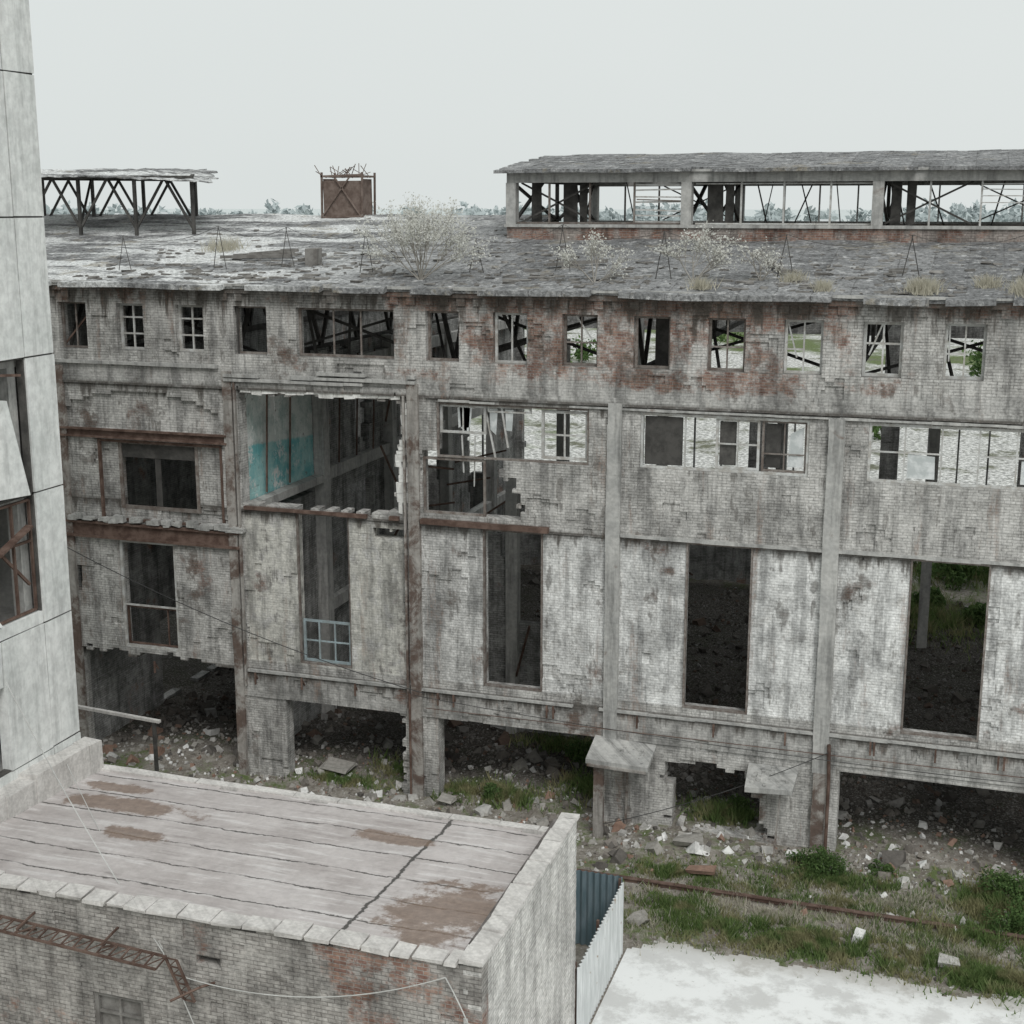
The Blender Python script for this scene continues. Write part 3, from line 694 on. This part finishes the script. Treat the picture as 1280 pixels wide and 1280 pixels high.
Fc=[(j*nx+i,j*nx+i+1,(j+1)*nx+i+1,(j+1)*nx+i) for j in range(len(gy)-1) for i in range(nx-1)]
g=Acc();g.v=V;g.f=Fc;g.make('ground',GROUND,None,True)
s=Acc();grid(s,lines(-6.95,9,.11,[]),lines(-7.6,-5.2,.08,[]),lambda x,y:y<-6.2+.9*fbm(x*.45,y*.45,44)+.45*fbm(x*2,y*2,7)+.25*min(0,(x+5.5)),lambda u,v:-.03,.1,lambda u,v,t:(u,v,-t))
grid(s,lines(-6.95,9,4,[]),lines(-40,-7.6,6,[]),lambda x,y:True,lambda u,v:-.03,.1,lambda u,v,t:(u,v,-t));grid(s,lines(9,30,4,[]),lines(-40,-6.2,6,[]),lambda x,y:True,lambda u,v:-.03,.1,lambda u,v,t:(u,v,-t))
s.make('concrete_pavement',SLAB)
ra=Acc();ra.box(-9.8,9,-3.46,-3.38,.02,.12);ra.box(-9.8,9,-3.50,-3.34,.123,.143);ra.make('rusty_rail',RUST)
rb=Acc()
cube=np.array([(x,y,z) for z in (-1,1) for x,y in ((-1,-1),(1,-1),(1,1),(-1,1))],float)
def chunk(x,y,s,z=None):
    v=cube*(rng.uniform(.45,1,3)*s)+rng.normal(0,s*.18,(8,3))
    A=rng.normal(size=(3,3));Q,_=np.linalg.qr(A);v=v@Q.T
    z=gz(x,y) if z is None else z
    v+=np.array([x,y,z+s*.12]);rb.hexa([tuple(q) for q in v.tolist()])
n=0
while n<18000:
    x=random.uniform(-27,8);y=random.uniform(-6.3,27)
    if x<-8 and y<-6.6: continue
    w_=.20+.9*max(0,fbm(x*.4,y*.4,77)+.12)
    if -1.5<y<6: w_+=.4
    if y<-2.4 and x>-8: w_*=.3
    if random.random()>w_: n+=.1;continue
    chunk(x,y,min(.26,.026*math.exp(abs(random.gauss(0,.75)))));n+=1
for (x,y,s_) in ((-6.3,-1.2,.3),(-7.4,-1.6,.22),(-5.9,-2.0,.16),(1.0,-.7,.2),(-1.2,-1.2,.2),(-13.8,.0,.2),(-18.6,.4,.2)): chunk(x,y,s_)
rb.box(-18.6,-17.7,.3,1.0,.35,.42,.06);rb.box(-14.3,-13.8,-.6,-.2,.2,.3,.08);rb.box(-6.3,-5.6,-2.6,-2.2,.12,.2,.05);rb.box(-6.9,-6.2,-1.3,-.6,.25,.33,.15);rb.box(.3,.8,-5.4,-5.0,.05,.2,.05)
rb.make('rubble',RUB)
def blades(name,patches,mat,w0=.012):
    a=Acc()
    for cx,cy,rx,ry,n_,h in patches:
        for i in range(n_):
            t=random.random()*2*math.pi;r=abs(random.gauss(0,.5))
            x=cx+rx*r*math.cos(t);y=cy+ry*r*math.sin(t)
            if nz(x*1.3,y*1.3,5)<-.10 and random.random()<.85: continue
            z=gz(x,y);hh=h*random.uniform(.4,1.1)*(1+.9*nz(x*2,y*2,3));dx,dy=random.gauss(0,.45)*hh,random.gauss(0,.45)*hh;w_=w0*random.uniform(.7,1.8);an=random.random()*3.14
            cx_,sy=w_*math.cos(an),w_*math.sin(an)
            a.tri((x-cx_,y-sy,z-.02),(x+cx_,y+sy,z-.02),(x+dx,y+dy,z+hh))
    a.make(name,mat)
blades('grass',[(-13,.4,2.2,.7,6000,.32),(-10.2,1.8,1.0,1.0,3500,.4),(-12,4.8,1.8,1.0,2500,.4),(-3.0,-5.1,4.6,1.0,26000,.20),(1.5,-5.5,3.0,1.0,13000,.24),(-6.2,-4.6,1.2,1.4,6000,.18),(-2,-2.9,5,.7,9000,.16),
 (-2.5,-1.8,3.0,.7,7000,.22),(1.8,-1.8,1.4,1.4,9000,.35),(1.2,-3.6,2.2,.9,6000,.25),(-6,1.2,1.6,.8,3000,.4),(-18,.2,2,.5,2500,.2),(-6.5,-2.6,2.,.8,3000,.16),(-16.5,1.5,1.,.7,1200,.3),(-1,24,4,4,6000,.6),(0,33,8,4,6000,.8)],GRASS,.017)
blades('dry_grass',[(-4,-4,4.5,1.6,6000,.18),(-1,-2.6,4,1.4,5000,.18),(-6.6,-5.5,.8,1.2,900,.2),(1,-4.6,3,1,2500,.2)],DRY,.011)
def leafpts(acc,c,rad,n_,s_,flat=.7,clumps=9):
    cs=[]
    for k in range(clumps):
        v=rng.normal(size=3);v/=np.linalg.norm(v);v*=rng.uniform(.25,.95)
        cs.append((np.array(c)+v*np.array([rad,rad,rad*flat]),rad*rng.uniform(.22,.45)))
    for i in range(n_):
        cc,r=cs[rng.integers(len(cs))];v=rng.normal(size=3);v=v/np.linalg.norm(v)*r*rng.uniform(.4,1.3)**.8;p=cc+v
        a=rng.normal(size=3);a/=np.linalg.norm(a);b=np.cross(a,rng.normal(size=3));b/=np.linalg.norm(b);t=s_*rng.uniform(.6,1.3)
        acc.quad(tuple((p-a*t).tolist()),tuple((p-b*t*.5).tolist()),tuple((p+a*t).tolist()),tuple((p+b*t*.5).tolist()))
def bush(name,x,y,r,n_,s_=.05,mat=LEAF):
    a=Acc();z=gz(x,y);leafpts(a,(x,y,z+r*.35),r,n_,s_,.55,16)
    o=a.make(name,mat);b=Acc()
    for k in range(9): b.tube((x,y,z-.05),(x+random.uniform(-.6,.6)*r,y+random.uniform(-.6,.6)*r,z+r*.7),.015,.006,4)
    b.make('stems',BARK,o)
bush('bush',-2.7,-1.5,.68,3600,.04);bush('bush',-3.4,-1.0,.4,1300,.04);bush('bush',1.9,-1.2,.75,3200,.045);bush('bush',-1.3,-1.0,.35,1000,.04);bush('bush',2.1,-2.9,.65,2600,.04);bush('bush',-10.9,3.9,.7,2200,.05);bush('bush',-12.8,.2,.4,1400,.04);bush('bush',-5.6,1.6,.6,1600,.05)
def sapling(name,x,y,h,n_leaf,spread=.45,mat=PALEL,stems=6):
    a=Acc();lf=Acc();z=rz(y)
    def br(p,d,l,r,lev):
        q=p+d*l;a.tube(p,q,r,r*.6,4)
        if lev==0:
            for k in range(n_leaf):
                c=p.lerp(q,random.random()*1.15)+Vector((random.gauss(0,.05),random.gauss(0,.05),random.gauss(0,.05)))
                u=Vector((random.gauss(0,1),random.gauss(0,1),random.gauss(0,1))).normalized();w_=u.orthogonal();t=random.uniform(.022,.045)
                lf.quad(tuple(c-u*t),tuple(c-w_*t*.5),tuple(c+u*t),tuple(c+w_*t*.5))
            return
        for k in range(4):
            t=random.uniform(.35,1);nd=(d+Vector((random.gauss(0,spread),random.gauss(0,spread),random.gauss(.1,.25)))).normalized();br(p.lerp(q,t),nd,l*random.uniform(.6,.85),r*.5,lev-1)
    for k in range(stems):
        br(Vector((x,y,z-.05)),Vector((random.gauss(0,.6),random.gauss(0,.3),1)).normalized(),h*.42,.022,3)
    o=a.make(name,BARK);lf.make('leaves',mat,o)
sapling('birch_sapling',-15.2,.9,2.6,8,.48,PALEL,9);sapling('birch_sapling',-10.0,.9,1.6,3,.45,PALEL,4);sapling('birch_sapling',-7.3,1.3,1.8,4,.45,PALEL,4);sapling('birch_sapling',-5.5,1.6,1.2,2,.6,PALEL,3)
tf_=Acc()
for (x,y,r,n_) in ((-1.2,.4,.35,700),(1.5,.4,.5,900),(-3.7,.3,.2,250),(-6.9,.3,.25,200),(.4,1.2,.25,250),(-24.2,5.6,.6,260),(-4.6,1.5,.3,200)):
    for i in range(n_):
        xx=x+random.gauss(0,r*.5);yy=y+random.gauss(0,r*.5);z=rz(yy);h=random.uniform(.1,.45)*(.6+r);dx,dy=random.gauss(0,.5)*h,random.gauss(0,.5)*h
        tf_.tri((xx-.012,yy,z),(xx+.012,yy,z),(xx+dx,yy+dy,z+h))
tf_.make('roof_grass_tufts',DRY)
bk=Acc()
for i in range(60):
    x=random.uniform(-75,12);y=random.uniform(70,190)
    if nz(x*.03,y*.03,8)<-.05: continue
    r=random.uniform(1.4,3.4);leafpts(bk,(x,y,r*.6),r,420,.28,.7,9)
for (x,y,r) in ((0,31,1.6),(-2.5,34,1.4),(2.5,33,2),(-1,26,.8),(1.2,24.5,.7)): leafpts(bk,(x,y,r*.5),r,1300,.13,.5,14)
bk.make('tree_thicket',LEAF)
ft=Acc()
for i in range(1200):
    ang=random.uniform(-12,58);dist=random.choice([random.uniform(300,420),random.uniform(560,800),random.uniform(900,1500)])
    x=-dist*math.sin(R(ang));y=dist*math.cos(R(ang))
    if nz(x*.006,y*.006,1)<-.12: continue
    r=random.uniform(3.5,7)*(1+dist/900);leafpts(ft,(x,y,r*.5),r,60,r*.24,.55,5)
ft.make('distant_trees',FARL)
fh=Acc()
for i in range(60):
    ang=random.uniform(-10,55);dist=random.uniform(500,1300);x=-dist*math.sin(R(ang));y=dist*math.cos(R(ang));w_=random.uniform(6,16);h=random.uniform(4,9)
    fh.box(x,x+w_,y,y+8,0,h);i0=len(fh.v);fh.v+=[(x-.5,y-.5,h+.05),(x+w_+.5,y-.5,h+.05),(x+w_+.5,y+8.5,h+.05),(x-.5,y+8.5,h+.05),(x,y+4,h+3),(x+w_,y+4,h+3)]
    fh.f+=[(i0,i0+1,i0+5,i0+4),(i0+3,i0+4,i0+5,i0+2),(i0,i0+4,i0+3),(i0+1,i0+2,i0+5)]
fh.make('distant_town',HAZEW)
def cat(p,q,sag,n=18):
    p=Vector(p);q=Vector(q);return [tuple(p.lerp(q,k/n)-Vector((0,0,sag*4*(k/n)*(1-k/n)))) for k in range(n+1)]
c=Acc();c.path(cat((-18.9,-13.8,7.9),(-13.07,-17.43,4.64),.22)+cat((-13.07,-17.43,4.64),(-12.2,-17.5,2.7),.0,4)[1:],.012)
c.path(cat((-12.8,-17.39,4.2),(-7.65,-17.38,5.1),.40)+cat((-7.65,-17.38,5.1),(-6.8,-17.6,3.5),-.12,6)[1:],.012)
c.path(cat((-18.5,-12.5,5.6),(-13.07,-17.43,4.7),.1),.009);c.make('power_cable',CABLE)
c=Acc();c.path(cat((-27,-.35,7.1),(-14.8,-.3,3.5),.35),.014);c.path(cat((-9.3,-.9,.3),(-2.9,-.3,3.1),.2),.012);c.path(cat((-15.1,-.3,3.4),(9,-.4,3.1),.35,30),.010);c.make('slack_cable',CABLED)
# ------------------------------------------------------------ light & camera
wd=bpy.data.worlds.new('World');scene.world=wd;wd.use_nodes=True;t=wd.node_tree;bg=t.nodes['Background']
sky=t.nodes.new('ShaderNodeTexSky');sky.sky_type='NISHITA';sky.sun_disc=False;sky.sun_elevation=R(48);sky.sun_rotation=R(150);sky.dust_density=4
hs=t.nodes.new('ShaderNodeHueSaturation');hs.inputs['Saturation'].default_value=.12;t.links.new(sky.outputs[0],hs.inputs['Color'])
tc=t.nodes.new('ShaderNodeTexCoord');no=t.nodes.new('ShaderNodeTexNoise');no.inputs['Scale'].default_value=1.6;no.inputs['Detail'].default_value=4;t.links.new(tc.outputs['Generated'],no.inputs['Vector'])
cr=t.nodes.new('ShaderNodeValToRGB');cr.color_ramp.elements[0].position=.3;cr.color_ramp.elements[0].color=(7.3,7.75,7.65,1);cr.color_ramp.elements[1].position=.7;cr.color_ramp.elements[1].color=(7.75,8.15,8.05,1);t.links.new(no.outputs[0],cr.inputs[0])
mx=t.nodes.new('ShaderNodeMix');mx.data_type='RGBA';mx.inputs[0].default_value=.93;t.links.new(hs.outputs[0],mx.inputs[6]);t.links.new(cr.outputs[0],mx.inputs[7]);t.links.new(mx.outputs[2],bg.inputs[0]);bg.inputs[1].default_value=.1
sd=bpy.data.lights.new('sun','SUN');sd.energy=1.5;sd.angle=R(25);sd.color=(1,.985,.96);so=bpy.data.objects.new('sun',sd);scene.collection.objects.link(so)
so.rotation_euler=Vector((-.37,.62,-.80)).to_track_quat('-Z','Y').to_euler()
scene.view_settings.view_transform='Standard';scene.view_settings.look='None';scene.view_settings.exposure=0
cd=bpy.data.cameras.new('camera');cd.lens=1750/1280*36;cd.sensor_width=36;cd.clip_end=8000;co=bpy.data.objects.new('camera',cd);scene.collection.objects.link(co)
co.location=(0,-37.3,17.8);co.rotation_euler=(R(90-12.4),0,R(18));scene.camera=co
